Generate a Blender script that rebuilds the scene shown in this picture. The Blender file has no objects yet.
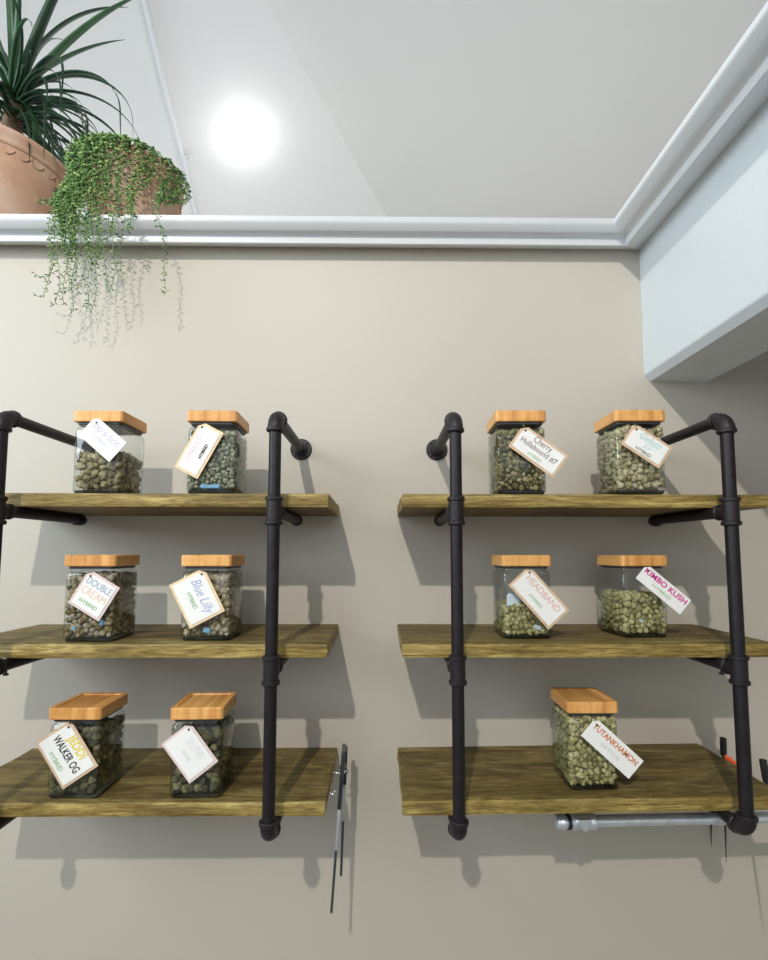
import bpy, bmesh, math, random
from mathutils import Vector, Matrix, noise
random.seed(7)
PI = math.pi
C = bpy.context.scene.collection
EYE = 1.55                      # camera height above the floor; heights below are given relative to it

def P(x, d, z):                 # x right, d out from the shelf wall, z relative to eye height
    return Vector((x, -d, z + EYE))

# ------------------------------------------------------------------ materials
def nt(name):
    m = bpy.data.materials.new(name); m.use_nodes = True
    t = m.node_tree; b = t.nodes['Principled BSDF']
    return m, t, b
def node(t, k, **kw):
    n = t.nodes.new(k)
    for a, v in kw.items():
        if a in n.inputs.keys() if hasattr(n, 'inputs') else False: n.inputs[a].default_value = v
        else: setattr(n, a, v)
    return n
def ramp(t, fac, stops):
    r = t.nodes.new('ShaderNodeValToRGB')
    e = r.color_ramp.elements
    while len(e) < len(stops): e.new(.5)
    for q, (p, c) in zip(e, stops): q.position = p; q.color = (*c, 1)
    t.links.new(fac, r.inputs['Fac']); return r
def coords(t, scale=(1, 1, 1), kind='Object'):
    tc = t.nodes.new('ShaderNodeTexCoord'); mp = t.nodes.new('ShaderNodeMapping')
    mp.inputs['Scale'].default_value = scale
    t.links.new(tc.outputs[kind], mp.inputs['Vector']); return mp
def noi(t, vec, scale, detail=4, rough=.55, dist=0):
    n = t.nodes.new('ShaderNodeTexNoise')
    n.inputs['Scale'].default_value = scale; n.inputs['Detail'].default_value = detail
    n.inputs['Roughness'].default_value = rough; n.inputs['Distortion'].default_value = dist
    if vec: t.links.new(vec.outputs['Vector'], n.inputs['Vector'])
    return n
def bump(t, b, h, strength, dist=.001):
    n = t.nodes.new('ShaderNodeBump'); n.inputs['Strength'].default_value = strength
    n.inputs['Distance'].default_value = dist
    t.links.new(h, n.inputs['Height']); t.links.new(n.outputs['Normal'], b.inputs['Normal'])
def plain(name, c, rough=.5, metal=0, var=.08, nscale=30, bs=0, bd=.001, spec=.5, stretch=(1, 1, 1)):
    m, t, b = nt(name)
    mp = coords(t, stretch); n = noi(t, mp, nscale)
    lo = tuple(max(0, q * (1 - var)) for q in c); hi = tuple(min(1, q * (1 + var)) for q in c)
    r = ramp(t, n.outputs['Fac'], [(.3, lo), (.7, hi)])
    t.links.new(r.outputs['Color'], b.inputs['Base Color'])
    b.inputs['Roughness'].default_value = rough; b.inputs['Metallic'].default_value = metal
    b.inputs['Specular IOR Level'].default_value = spec
    if bs: bump(t, b, n.outputs['Fac'], bs, bd)
    return m

M = {}
M['wall'] = plain('beige_wall_paint', (.545, .50, .43), .5, var=.012, nscale=2.5, spec=.35)
M['white'] = plain('white_trim_paint', (.74, .76, .78), .38, var=.01, nscale=5)
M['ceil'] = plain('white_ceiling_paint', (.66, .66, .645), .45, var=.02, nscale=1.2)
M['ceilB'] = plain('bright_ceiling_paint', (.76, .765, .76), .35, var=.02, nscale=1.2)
M['floor'] = plain('grey_floor', (.30, .28, .25), .6, var=.1, nscale=4)
def textured_white():
    m, t, b = nt('orange_peel_white_paint')
    mp = coords(t); n = noi(t, mp, 90, 3)
    n2 = noi(t, mp, 1.2, 1)
    b.inputs['Base Color'].default_value = (.69, .745, .78, 1)
    b.inputs['Roughness'].default_value = .38
    mu = t.nodes.new('ShaderNodeMath'); mu.operation = 'MULTIPLY'
    r = ramp(t, n2.outputs['Fac'], [(.4, (0.15,) * 3), (.65, (1,) * 3)])
    t.links.new(n.outputs['Fac'], mu.inputs[0]); t.links.new(r.outputs['Color'], mu.inputs[1])
    bump(t, b, mu.outputs[0], .35, .003)
    return m
M['peel'] = textured_white()
M['pipe'] = plain('dark_iron_pipe', (.016, .012, .0145), .47, metal=.35, var=.3, nscale=60, bs=.08, spec=.5)
M['iron'] = plain('dark_cast_iron', (.019, .015, .0175), .5, metal=.3, var=.3, nscale=120, bs=.3, bd=.0006)
M['steel'] = plain('galvanised_steel', (.72, .78, .84), .34, metal=.7, var=.12, nscale=50)
M['steel_dark'] = plain('dark_steel', (.10, .11, .12), .3, metal=.8, var=.2)
M['blackplastic'] = plain('black_plastic', (.015, .016, .018), .4)
M['blacktag'] = plain('black_ink', (.03, .025, .03), .7)
M['orange'] = plain('orange_cord', (.85, .12, .03), .6)
M['silver'] = plain('polished_steel', (.72, .73, .74), .22, metal=.95)
M['string'] = plain('twine', (.35, .25, .14), .9)
M['packet'] = plain('humidity_packet', (.62, .70, .74), .7, var=.1)
M['packet_blue'] = plain('blue_print_packet', (.20, .42, .62), .6, var=.35, nscale=120)

def wood():
    m, t, b = nt('olive_stained_plank')
    oi = t.nodes.new('ShaderNodeObjectInfo')
    tc = t.nodes.new('ShaderNodeTexCoord')
    ad = t.nodes.new('ShaderNodeVectorMath'); ad.operation = 'ADD'
    mulr = t.nodes.new('ShaderNodeMath'); mulr.operation = 'MULTIPLY'; mulr.inputs[1].default_value = 37.0
    t.links.new(oi.outputs['Random'], mulr.inputs[0])
    t.links.new(tc.outputs['Object'], ad.inputs[0]); t.links.new(mulr.outputs[0], ad.inputs[1])
    mp = t.nodes.new('ShaderNodeMapping'); mp.inputs['Scale'].default_value = (1.6, 11, 22)
    t.links.new(ad.outputs[0], mp.inputs['Vector'])
    n1 = noi(t, mp, 3.2, 7, .62, 1.4)
    mp2 = t.nodes.new('ShaderNodeMapping'); mp2.inputs['Scale'].default_value = (9, 60, 90)
    t.links.new(ad.outputs[0], mp2.inputs['Vector'])
    n2 = noi(t, mp2, 4, 4, .6, .3)
    mp3 = t.nodes.new('ShaderNodeMapping'); mp3.inputs['Scale'].default_value = (1, 2.2, 2)
    t.links.new(ad.outputs[0], mp3.inputs['Vector'])
    n3 = noi(t, mp3, 5, 3, .5, 0)
    c1 = ramp(t, n1.outputs['Fac'], [(.28, (.075, .052, .010)), (.42, (.145, .105, .027)), (.55, (.225, .168, .052)), (.72, (.40, .325, .125))])
    c2 = ramp(t, n2.outputs['Fac'], [(.34, (.42, .36, .28)), (.56, (1, 1, 1))])
    c3 = ramp(t, n3.outputs['Fac'], [(.35, (.70, .66, .58)), (.65, (1.1, 1.08, 1.05))])
    mx = t.nodes.new('ShaderNodeMix'); mx.data_type = 'RGBA'; mx.blend_type = 'MULTIPLY'; mx.inputs[0].default_value = .75
    t.links.new(c1.outputs['Color'], mx.inputs[6]); t.links.new(c2.outputs['Color'], mx.inputs[7])
    my = t.nodes.new('ShaderNodeMix'); my.data_type = 'RGBA'; my.blend_type = 'MULTIPLY'; my.inputs[0].default_value = .9
    t.links.new(mx.outputs[2], my.inputs[6]); t.links.new(c3.outputs['Color'], my.inputs[7])
    # upright faces are multiplied paler than the top and underside
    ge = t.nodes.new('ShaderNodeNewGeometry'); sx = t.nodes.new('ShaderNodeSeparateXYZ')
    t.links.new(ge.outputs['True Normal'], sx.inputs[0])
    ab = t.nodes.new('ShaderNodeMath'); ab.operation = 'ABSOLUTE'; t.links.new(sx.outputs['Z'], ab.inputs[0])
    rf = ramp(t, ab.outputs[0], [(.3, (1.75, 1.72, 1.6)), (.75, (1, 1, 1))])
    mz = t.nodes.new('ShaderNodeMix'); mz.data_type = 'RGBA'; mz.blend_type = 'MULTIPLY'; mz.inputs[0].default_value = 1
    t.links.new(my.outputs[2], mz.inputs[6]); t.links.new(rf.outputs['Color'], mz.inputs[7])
    t.links.new(mz.outputs[2], b.inputs['Base Color'])
    b.inputs['Roughness'].default_value = .62
    bump(t, b, n2.outputs['Fac'], .35, .0012)
    return m
M['wood'] = wood()

def bamboo():
    m, t, b = nt('honey_bamboo')
    oi = t.nodes.new('ShaderNodeObjectInfo')
    mp = coords(t, (46, 3, 5))
    ad = t.nodes.new('ShaderNodeVectorMath'); ad.operation = 'ADD'
    t.links.new(mp.outputs['Vector'], ad.inputs[0]); t.links.new(oi.outputs['Random'], ad.inputs[1])
    n = noi(t, None, 1.0, 2, .5, .1); t.links.new(ad.outputs[0], n.inputs['Vector'])
    mp2 = coords(t, (8, 8, 160)); n2 = noi(t, mp2, 2, 3)
    c = ramp(t, n.outputs['Fac'], [(.35, (.64, .28, .075)), (.5, (.84, .43, .135)), (.66, (.92, .53, .20))])
    c2 = ramp(t, n2.outputs['Fac'], [(.35, (.82, .78, .7)), (.6, (1, 1, 1))])
    mx = t.nodes.new('ShaderNodeMix'); mx.data_type = 'RGBA'; mx.blend_type = 'MULTIPLY'; mx.inputs[0].default_value = .6
    t.links.new(c.outputs['Color'], mx.inputs[6]); t.links.new(c2.outputs['Color'], mx.inputs[7])
    t.links.new(mx.outputs[2], b.inputs['Base Color'])
    b.inputs['Roughness'].default_value = .38
    return m
M['bamboo'] = bamboo()

def glass(name, tint, edge, refl=1.0):
    m = bpy.data.materials.new(name); m.use_nodes = True
    t = m.node_tree; t.nodes.clear()
    out = t.nodes.new('ShaderNodeOutputMaterial')
    lw = t.nodes.new('ShaderNodeLayerWeight'); lw.inputs['Blend'].default_value = .35
    cr = ramp(t, lw.outputs['Facing'], [(.35, tint), (.97, edge)])
    tr = t.nodes.new('ShaderNodeBsdfTransparent'); t.links.new(cr.outputs['Color'], tr.inputs['Color'])
    gl = t.nodes.new('ShaderNodeBsdfGlossy'); gl.inputs['Roughness'].default_value = .04
    gl.inputs['Color'].default_value = (refl, refl, refl, 1)
    pw = t.nodes.new('ShaderNodeMath'); pw.operation = 'POWER'; pw.inputs[1].default_value = 4.5
    lf = t.nodes.new('ShaderNodeLayerWeight'); lf.inputs['Blend'].default_value = .5
    t.links.new(lf.outputs['Facing'], pw.inputs[0])
    fr = t.nodes.new('ShaderNodeMath'); fr.operation = 'MULTIPLY_ADD'; fr.inputs[1].default_value = .85; fr.inputs[2].default_value = .05
    t.links.new(pw.outputs[0], fr.inputs[0])
    mx = t.nodes.new('ShaderNodeMixShader')
    t.links.new(fr.outputs[0], mx.inputs[0]); t.links.new(tr.outputs[0], mx.inputs[1]); t.links.new(gl.outputs[0], mx.inputs[2])
    t.links.new(mx.outputs[0], out.inputs['Surface'])
    return m
M['glass'] = glass('clear_jar_glass', (.95, .965, .965), (.22, .29, .31))
M['glassbase'] = glass('thick_glass_base', (.34, .40, .40), (.03, .05, .05))
M['gasket'] = plain('dark_gasket', (.03, .035, .04), .4)
M['clearseal'] = plain('clear_seal', (.62, .66, .68), .25)

def budmat(name, cols, dark=.25):
    m, t, b = nt(name)
    ge = t.nodes.new('ShaderNodeNewGeometry'); oi = t.nodes.new('ShaderNodeObjectInfo')
    ad = t.nodes.new('ShaderNodeMath'); ad.operation = 'ADD'
    t.links.new(ge.outputs['Random Per Island'], ad.inputs[0]); t.links.new(oi.outputs['Random'], ad.inputs[1])
    fr = t.nodes.new('ShaderNodeMath'); fr.operation = 'FRACT'; t.links.new(ad.outputs[0], fr.inputs[0])
    mp = coords(t); n = noi(t, mp, 260, 4, .7)
    mm = t.nodes.new('ShaderNodeMath'); mm.operation = 'MULTIPLY_ADD'; mm.inputs[1].default_value = .55
    t.links.new(fr.outputs[0], mm.inputs[0])
    m2 = t.nodes.new('ShaderNodeMath'); m2.operation = 'MULTIPLY'; m2.inputs[1].default_value = .45
    t.links.new(n.outputs['Fac'], m2.inputs[0]); t.links.new(m2.outputs[0], mm.inputs[2])
    k = len(cols)
    c = ramp(t, mm.outputs[0], [(.12 + .76 * i / (k - 1), q) for i, q in enumerate(cols)])
    n2 = noi(t, mp, 620, 3, .65)
    c2 = ramp(t, n2.outputs['Fac'], [(.38, (dark,) * 3), (.55, (1, 1, 1)), (.72, (1.7, 1.6, 1.35))])
    mx = t.nodes.new('ShaderNodeMix'); mx.data_type = 'RGBA'; mx.blend_type = 'MULTIPLY'; mx.inputs[0].default_value = .8
    t.links.new(c.outputs['Color'], mx.inputs[6]); t.links.new(c2.outputs['Color'], mx.inputs[7])
    t.links.new(mx.outputs[2], b.inputs['Base Color'])
    b.inputs['Roughness'].default_value = .8
    bump(t, b, n.outputs['Fac'], .8, .002)
    return m
BM = {
 'tan':   budmat('tan_green_buds', [(.16, .12, .05), (.44, .38, .19), (.62, .55, .34), (.76, .69, .48)]),
 'pale':  budmat('pale_olive_buds', [(.06, .045, .018), (.26, .22, .10), (.48, .42, .24), (.74, .68, .50)]),
 'olive': budmat('olive_buds', [(.05, .04, .015), (.17, .15, .055), (.36, .31, .12), (.62, .56, .32)]),
 'dark':  budmat('dark_green_buds', [(.022, .018, .008), (.065, .062, .022), (.16, .155, .055), (.52, .46, .27)]),
 'grey':  budmat('grey_green_buds', [(.09, .10, .06), (.28, .30, .19), (.46, .47, .32), (.66, .65, .48)]),
 'ochre': budmat('ochre_buds', [(.06, .045, .02), (.34, .26, .10), (.50, .45, .36), (.64, .49, .21)]),
 'lime':  budmat('lime_buds', [(.13, .11, .035), (.42, .38, .15), (.58, .53, .26), (.76, .70, .42)]),
}
M['leaf'] = plain('dark_palm_leaf', (.012, .050, .020), .42, var=.5, nscale=9)
M['leaf2'] = plain('mid_palm_leaf', (.025, .085, .032), .42, var=.4, nscale=9)
M['bark'] = plain('palm_bark', (.34, .21, .13), .9, var=.45, nscale=12, bs=.8, bd=.006, stretch=(8, 8, 2))
def terracotta():
    m, t, b = nt('terracotta')
    mp = coords(t); n = noi(t, mp, 9, 6, .65)
    c = ramp(t, n.outputs['Fac'], [(.3, (.50, .27, .17)), (.5, (.60, .38, .27)), (.7, (.68, .52, .42))])
    t.links.new(c.outputs['Color'], b.inputs['Base Color']); b.inputs['Roughness'].default_value = .85
    bump(t, b, n.outputs['Fac'], .25, .003)
    return m
M['terra'] = terracotta()
M['soil'] = plain('soil', (.05, .035, .02), .95, var=.5, nscale=60, bs=.8, bd=.01)
def vinemat():
    m, t, b = nt('succulent_vine')
    ge = t.nodes.new('ShaderNodeNewGeometry')
    c = ramp(t, ge.outputs['Random Per Island'], [(0, (.025, .065, .018)), (.35, (.10, .22, .05)), (.75, (.22, .37, .10)), (1, (.42, .56, .20))])
    mp = coords(t); n = noi(t, mp, 200, 2)
    r = ramp(t, n.outputs['Fac'], [(.3, (.75,) * 3), (.7, (1.1,) * 3)])
    mx = t.nodes.new('ShaderNodeMix'); mx.data_type = 'RGBA'; mx.blend_type = 'MULTIPLY'; mx.inputs[0].default_value = 1
    t.links.new(c.outputs['Color'], mx.inputs[6]); t.links.new(r.outputs['Color'], mx.inputs[7])
    t.links.new(mx.outputs[2], b.inputs['Base Color']); b.inputs['Roughness'].default_value = .45
    return m
M['vine'] = vinemat()
M['card_tan'] = plain('kraft_card', (.70, .50, .34), .8, var=.12, nscale=90)
M['card_pink'] = plain('pale_pink_card', (.78, .62, .60), .8, var=.1, nscale=90)
M['card_peach'] = plain('peach_card', (.86, .66, .42), .8, var=.15, nscale=60)
M['card_white'] = plain('white_card', (.90, .89, .86), .75, var=.02)
def ink(name, c): return plain(name, c, .8, var=.03)
INK = dict(lav=ink('lavender_ink', (.60, .56, .78)), pink=ink('faint_pink_ink', (.80, .60, .68)), black=ink('ink_black', (.03, .03, .03)),
    plum=ink('plum_ink', (.22, .08, .12)), green=ink('green_ink', (.28, .50, .24)), teal=ink('pale_teal_ink', (.45, .70, .72)),
    slate=ink('slate_ink', (.38, .46, .58)), peach=ink('peach_ink', (.88, .62, .48)), blue=ink('blue_violet_ink', (.42, .45, .72)),
    coral=ink('coral_ink', (.82, .46, .40)), mag=ink('magenta_ink', (.68, .06, .32)), yellow=ink('yellow_ink', (.86, .68, .06)),
    rust=ink('rust_ink', (.68, .22, .08)), grey=ink('faint_grey_ink', (.62, .62, .64)), faint=ink('very_faint_ink', (.80, .76, .78)), dgreen=ink('dark_green_ink', (.12, .20, .10)))

# ------------------------------------------------------------------ geometry helpers
def obj(name, bm, m, parent=None, smooth=False, loc=None):
    me = bpy.data.meshes.new(name)
    bmesh.ops.recalc_face_normals(bm, faces=bm.faces)
    bm.to_mesh(me); bm.free()
    if smooth:
        for p in me.polygons: p.use_smooth = True
    o = bpy.data.objects.new(name, me); C.objects.link(o)
    me.materials.append(m)
    if parent: o.parent = parent
    if loc is not None: o.location = loc
    if smooth == 'auto':
        mod = o.modifiers.new('es', 'EDGE_SPLIT'); mod.split_angle = math.radians(38)
    return o
def tag(o, label, cat, group=None, kind=None):
    o['label'] = label; o['category'] = cat
    if group: o['group'] = group
    if kind: o['kind'] = kind
    return o
def thing(name, label, cat, loc, group=None, rotz=0):
    o = bpy.data.objects.new(name, None); C.objects.link(o)
    o.empty_display_size = .02
    o.location = loc; o.rotation_euler = (0, 0, rotz)
    return tag(o, label, cat, group)
def struct(name, bm, m, smooth=False):
    o = obj(name, bm, m, smooth=smooth); o['kind'] = 'structure'
    return o
def box(bm, x0, x1, y0, y1, z0, z1):
    v = [bm.verts.new((x, y, z)) for z in (z0, z1) for y in (y0, y1) for x in (x0, x1)]
    for f in ((0, 1, 3, 2), (4, 6, 7, 5), (0, 4, 5, 1), (2, 3, 7, 6), (0, 2, 6, 4), (1, 5, 7, 3)):
        bm.faces.new([v[i] for i in f])
def bev(bm, w, seg=2):
    bmesh.ops.bevel(bm, geom=list(bm.edges), offset=w, segments=seg, affect='EDGES', profile=.5)
def frame_of(a):
    a = a.normalized(); u = a.orthogonal().normalized(); return a, u, a.cross(u)
def revolve(bm, p0, axis, prof, n=24, caps=True):
    a, u, w = frame_of(Vector(axis)); p0 = Vector(p0); rings = []
    for t, r in prof:
        rings.append([bm.verts.new(p0 + a * t + (u * math.cos(2 * PI * k / n) + w * math.sin(2 * PI * k / n)) * max(r, 1e-5)) for k in range(n)])
    for A, B in zip(rings, rings[1:]):
        for k in range(n): bm.faces.new((A[k], A[(k + 1) % n], B[(k + 1) % n], B[k]))
    if caps: bm.faces.new(rings[0][::-1]); bm.faces.new(rings[-1])
def tube(bm, pts, r, n=8, caps=True):
    pts = [Vector(p) for p in pts]; rings = []; u = None
    for i, p in enumerate(pts):
        a = (pts[min(i + 1, len(pts) - 1)] - pts[max(i - 1, 0)]).normalized()
        if u is None: u = a.orthogonal().normalized()
        u = (u - a * u.dot(a)).normalized(); w = a.cross(u)
        rr = r[i] if isinstance(r, (list, tuple)) else r
        rings.append([bm.verts.new(p + (u * math.cos(2 * PI * k / n) + w * math.sin(2 * PI * k / n)) * rr) for k in range(n)])
    for A, B in zip(rings, rings[1:]):
        for k in range(n): bm.faces.new((A[k], A[(k + 1) % n], B[(k + 1) % n], B[k]))
    if caps: bm.faces.new(rings[0][::-1]); bm.faces.new(rings[-1])
def rsq(h, r, n=5):             # rounded square outline, half width h
    out = []
    for q, (sx, sy) in enumerate(((1, 1), (-1, 1), (-1, -1), (1, -1))):
        for k in range(n + 1):
            a = PI / 2 * q + PI / 2 * k / n
            out.append((sx * (h - r) + r * math.cos(a), sy * (h - r) + r * math.sin(a)))
    return out
def loft(bm, levels, caps=(True, True)):
    rings = [[bm.verts.new((x, y, z)) for x, y in rsq(h, r)] for z, h, r in levels]
    n = len(rings[0])
    for A, B in zip(rings, rings[1:]):
        for k in range(n): bm.faces.new((A[k], A[(k + 1) % n], B[(k + 1) % n], B[k]))
    if caps[0]: bm.faces.new(rings[0][::-1])
    if caps[1]: bm.faces.new(rings[-1])

# ------------------------------------------------------------------ room
LEDGE = .875
XB, XB2, ZB = .722, .886, .476          # the dropped beam: left face, right face, underside
bm = bmesh.new(); box(bm, -3.0, 3.0, 0, .62, 0, LEDGE + EYE - .001)
struct('wall_back', bm, M['wall'])
bm = bmesh.new(); box(bm, -3.3, 3.3, -4.6, 3.4, -.05, 0)
struct('floor', bm, M['floor'])
bm = bmesh.new(); box(bm, -3.3, 3.3, 3.2, 3.35, 0, 2.6 + EYE)
struct('wall_far', bm, M['ceil'])
bm = bmesh.new(); box(bm, 1.7, 1.85, -4.6, 0, 0, LEDGE - .08 + EYE)
struct('wall_light_block', bm, M['wall'])  # unseen wall added to darken the wall right of the beam
bm = bmesh.new(); box(bm, XB2 + .001, 1.85, -3.6, -.001, LEDGE - .079 + EYE, LEDGE - .005 + EYE)
struct('ceiling_light_block', bm, M['white'])  # unseen slab added overhead to keep ambient light off the right side
bm = bmesh.new(); box(bm, 3.0, 3.15, -4.6, 3.2, 0, 2.6 + EYE)
struct('wall_right', bm, M['wall'])
bm = bmesh.new(); box(bm, -3.15, -3.0, -4.6, 3.2, 0, 2.6 + EYE)
struct('wall_left', bm, M['wall'])
# ceiling: a flat plane and a plane sloping down from a slanted crease
ZC = 2.5 + EYE
t_ = Vector((.56, 1.351, 0)).normalized(); nl = Vector((-t_.y, t_.x, 0)); c0 = Vector((-.525, .717, ZC))
cA = c0 + t_ * (3.2 - .717) / t_.y; cB = c0 + t_ * (-4.6 - .717) / t_.y
SL = math.tan(math.radians(18))
def onB(x, y):
    return Vector((x, y, ZC - SL * (Vector((x, y, 0)) - Vector((c0.x, c0.y, 0))).dot(nl)))
def slab(name, pts, m, th=.08):
    bm = bmesh.new(); a = [bm.verts.new(p) for p in pts]; b = [bm.verts.new(Vector(p) + Vector((0, 0, th))) for p in pts]
    bm.faces.new(a); bm.faces.new(b[::-1]); n = len(a)
    for i in range(n): bm.faces.new((a[i], b[i], b[(i + 1) % n], a[(i + 1) % n]))
    return struct(name, bm, m)
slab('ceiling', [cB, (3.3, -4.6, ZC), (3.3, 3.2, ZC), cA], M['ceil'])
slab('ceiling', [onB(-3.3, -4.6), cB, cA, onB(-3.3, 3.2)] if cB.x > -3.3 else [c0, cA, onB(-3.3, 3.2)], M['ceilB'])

# beam
bm = bmesh.new()
prof = [(XB, LEDGE + EYE - .001), (XB, ZB + .010 + EYE), (XB + .0015, ZB + .006 + EYE), (XB + .016, ZB - .010 + EYE), (XB2, ZB - .016 + EYE), (XB2, LEDGE + EYE - .001)]
A = [bm.verts.new((x, -.0005, z)) for x, z in prof]; B = [bm.verts.new((x, -3.6, z)) for x, z in prof]
for i in range(len(A)): bm.faces.new((A[i], A[(i + 1) % len(A)], B[(i + 1) % len(A)], B[i]))
bm.faces.new(A); bm.faces.new(B[::-1])
struct('trim_1', bm, M['peel'])          # dropped header beam

# crown moulding; q = projection, h = height above its bottom edge
CP = [(0, 0), (.043, -.0195), (.046, -.0185), (.047, -.016), (.047, .0015), (.0485, .0030), (.0525, .0045), (.057, .0062), (.060, .0062), (.0615, .0040), (.0645, .0035), (.068, .0055), (.0785, .0135), (.0815, .0175), (.082, .0210), (.082, .0304), (.0, .0304)]
H0 = LEDGE - .0325 + EYE
def mould(name, pts):
    bm = bmesh.new(); R = []
    for f in pts: R.append([bm.verts.new(f(q, h)) for q, h in CP])
    n = len(CP)
    for A, B in zip(R, R[1:]):
        for i in range(n): bm.faces.new((A[i], A[(i + 1) % n], B[(i + 1) % n], B[i]))
    bm.faces.new(R[0]); bm.faces.new(R[-1][::-1])
    o = struct(name, bm, M['white'], 'auto'); return o
KB = 1.32
mould('trim_2', [lambda q, h: (-3.0, -q, H0 + h), lambda q, h: (XB - q * KB, -q, H0 + h)])
mould('trim_3', [lambda q, h: (XB - q * KB, -q, H0 + h), lambda q, h: (XB - q * KB, -3.6, H0 + h)])
bm = bmesh.new(); box(bm, -3.0, 3.0, -.0, .62, LEDGE + EYE - .001, LEDGE + EYE + .014)
struct('trim_4', bm, M['white'])         # ledge top board
TOPZ = LEDGE + .0141

# ------------------------------------------------------------------ shelves
SD, ST = .2614, .0291
Z1, Z2, Z3 = .124, -.188, -.5005
def shelf(name_label, x0, x1, z, seed, grp, tilt=0):
    bm = bmesh.new(); NX, NY, NZ = 120, 24, 5
    def co(i, j, k):
        u, v, w = i / NX, j / NY, k / NZ
        x = x0 + (x1 - x0) * u; y = -SD * v; zz = -ST * (1 - w)
        s = Vector((x * 7, seed * 3.1, w * 1.5))
        if j == NY: y += noise.noise(s) * .0022 + noise.noise(s * 6) * .0009; 
        if j == NY and k in (0, NZ): y += .0016
        e = Vector((y * 12, seed * 5.7, w * 2))
        if i in (0, NX): x += noise.noise(e) * .003 + (1 if i == 0 else -1) * (.001 if k in (0, NZ) else 0)
        if j == NY and k == NZ: zz -= .0012 + abs(noise.noise(s * 3)) * .0012
        if k == NZ and j < NY: zz += noise.noise(Vector((x * 4, y * 22, seed))) * .0005
        return (x - x0, y, zz)
    vs = {}
    def V(i, j, k):
        if (i, j, k) not in vs: vs[i, j, k] = bm.verts.new(co(i, j, k))
        return vs[i, j, k]
    for i in range(NX):
        for j in range(NY):
            for k in (0, NZ): bm.faces.new((V(i, j, k), V(i + 1, j, k), V(i + 1, j + 1, k), V(i, j + 1, k)))
    for i in range(NX):
        for k in range(NZ):
            for j in (0, NY): bm.faces.new((V(i, j, k), V(i + 1, j, k), V(i + 1, j, k + 1), V(i, j, k + 1)))
    for j in range(NY):
        for k in range(NZ):
            for i in (0, NX): bm.faces.new((V(i, j, k), V(i, j + 1, k), V(i, j + 1, k + 1), V(i, j, k + 1)))
    o = obj('shelf_board', bm, M['wood'], loc=(x0, -.0005, z + EYE)); o.rotation_euler = (0, -tilt, 0)
    return tag(o, name_label, 'shelf', grp)
LX0, LX1, RX0, RX1 = -.886, -.1086, .0465, .825
for (nm, z, s) in (('top', Z1, 1), ('middle', Z2, 2), ('bottom', Z3, 3)):
    shelf('olive-brown plank forming the %s shelf of the left pipe unit' % nm, LX0, LX1, z, s, 'planks of the left shelf unit')
    shelf('olive-brown plank forming the %s shelf of the right pipe unit' % nm, RX0, RX1, z, s + 4, 'planks of the right shelf unit', .0105 if nm == 'bottom' else 0)

# ------------------------------------------------------------------ pipe brackets
R0, PD = .0122, .311
ZE, ZCAP = .2745, Z3 - ST - R0 - .0003
def bead(bm, p, axis, r, w=.007):
    revolve(bm, Vector(p) - Vector(axis) * w / 2, axis, [(0, r - .002), (w * .2, r), (w * .8, r), (w, r - .002)], 24)
def elbow(bm, x, zc, up):                   # joins the vertical post to a rod running back to the wall
    s = -1 if up else 1; r = .027
    pts = []
    for k in range(11):
        a = PI / 2 * k / 10
        pts.append((x, -(PD - r + r * math.cos(a)), zc + s * r - s * r * math.sin(a)))
    tube(bm, pts, .0158, 20)
    bead(bm, (x, -PD, zc + s * (r + .001)), (0, 0, 1), .0180, .009)
    bead(bm, (x, -(PD - r - .001), zc), (0, 1, 0), .0180, .009)
def bracket(x, label, lift=0):
    t = thing('pipe_bracket', label, 'pipe bracket', P(x, 0, ZCAP + lift), 'dark iron pipe brackets holding the shelves')
    Z0 = ZCAP + lift
    bm = bmesh.new(); revolve(bm, (0, -PD, .02), (0, 0, 1), [(0, R0), (ZE - Z0 - .04, R0)], 24)
    obj('post', bm, M['pipe'], t, 'auto')
    bm = bmesh.new(); elbow(bm, 0, ZE - Z0, True); obj('elbow', bm, M['iron'], t, 'auto')
    bm = bmesh.new(); elbow(bm, 0, 0, False); obj('elbow', bm, M['iron'], t, 'auto')
    for zt in (Z1 - ST - R0 - .0003 - Z0, Z2 - ST - R0 - .0003 - Z0):
        bm = bmesh.new()
        revolve(bm, (0, -PD, zt - .022), (0, 0, 1), [(0, .0150), (.044, .0150)], 24)
        bead(bm, (0, -PD, zt - .024), (0, 0, 1), .0178, .009); bead(bm, (0, -PD, zt + .024), (0, 0, 1), .0178, .009)
        revolve(bm, (0, -PD, zt), (0, 1, 0), [(0, .0138), (.026, .0138)], 24)
        # the branch collar stays clear of the plank above it
        revolve(bm, (0, -PD + .024, zt), (0, 1, 0), [(0, .0150), (.002, .0168), (.008, .0168), (.010, .0150)], 24)
        obj('tee_fitting', bm, M['iron'], t, 'auto')
        arm(t, zt, False, zt < .45)
    arm(t, 0, False); arm(t, ZE - Z0)
    return t
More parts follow.
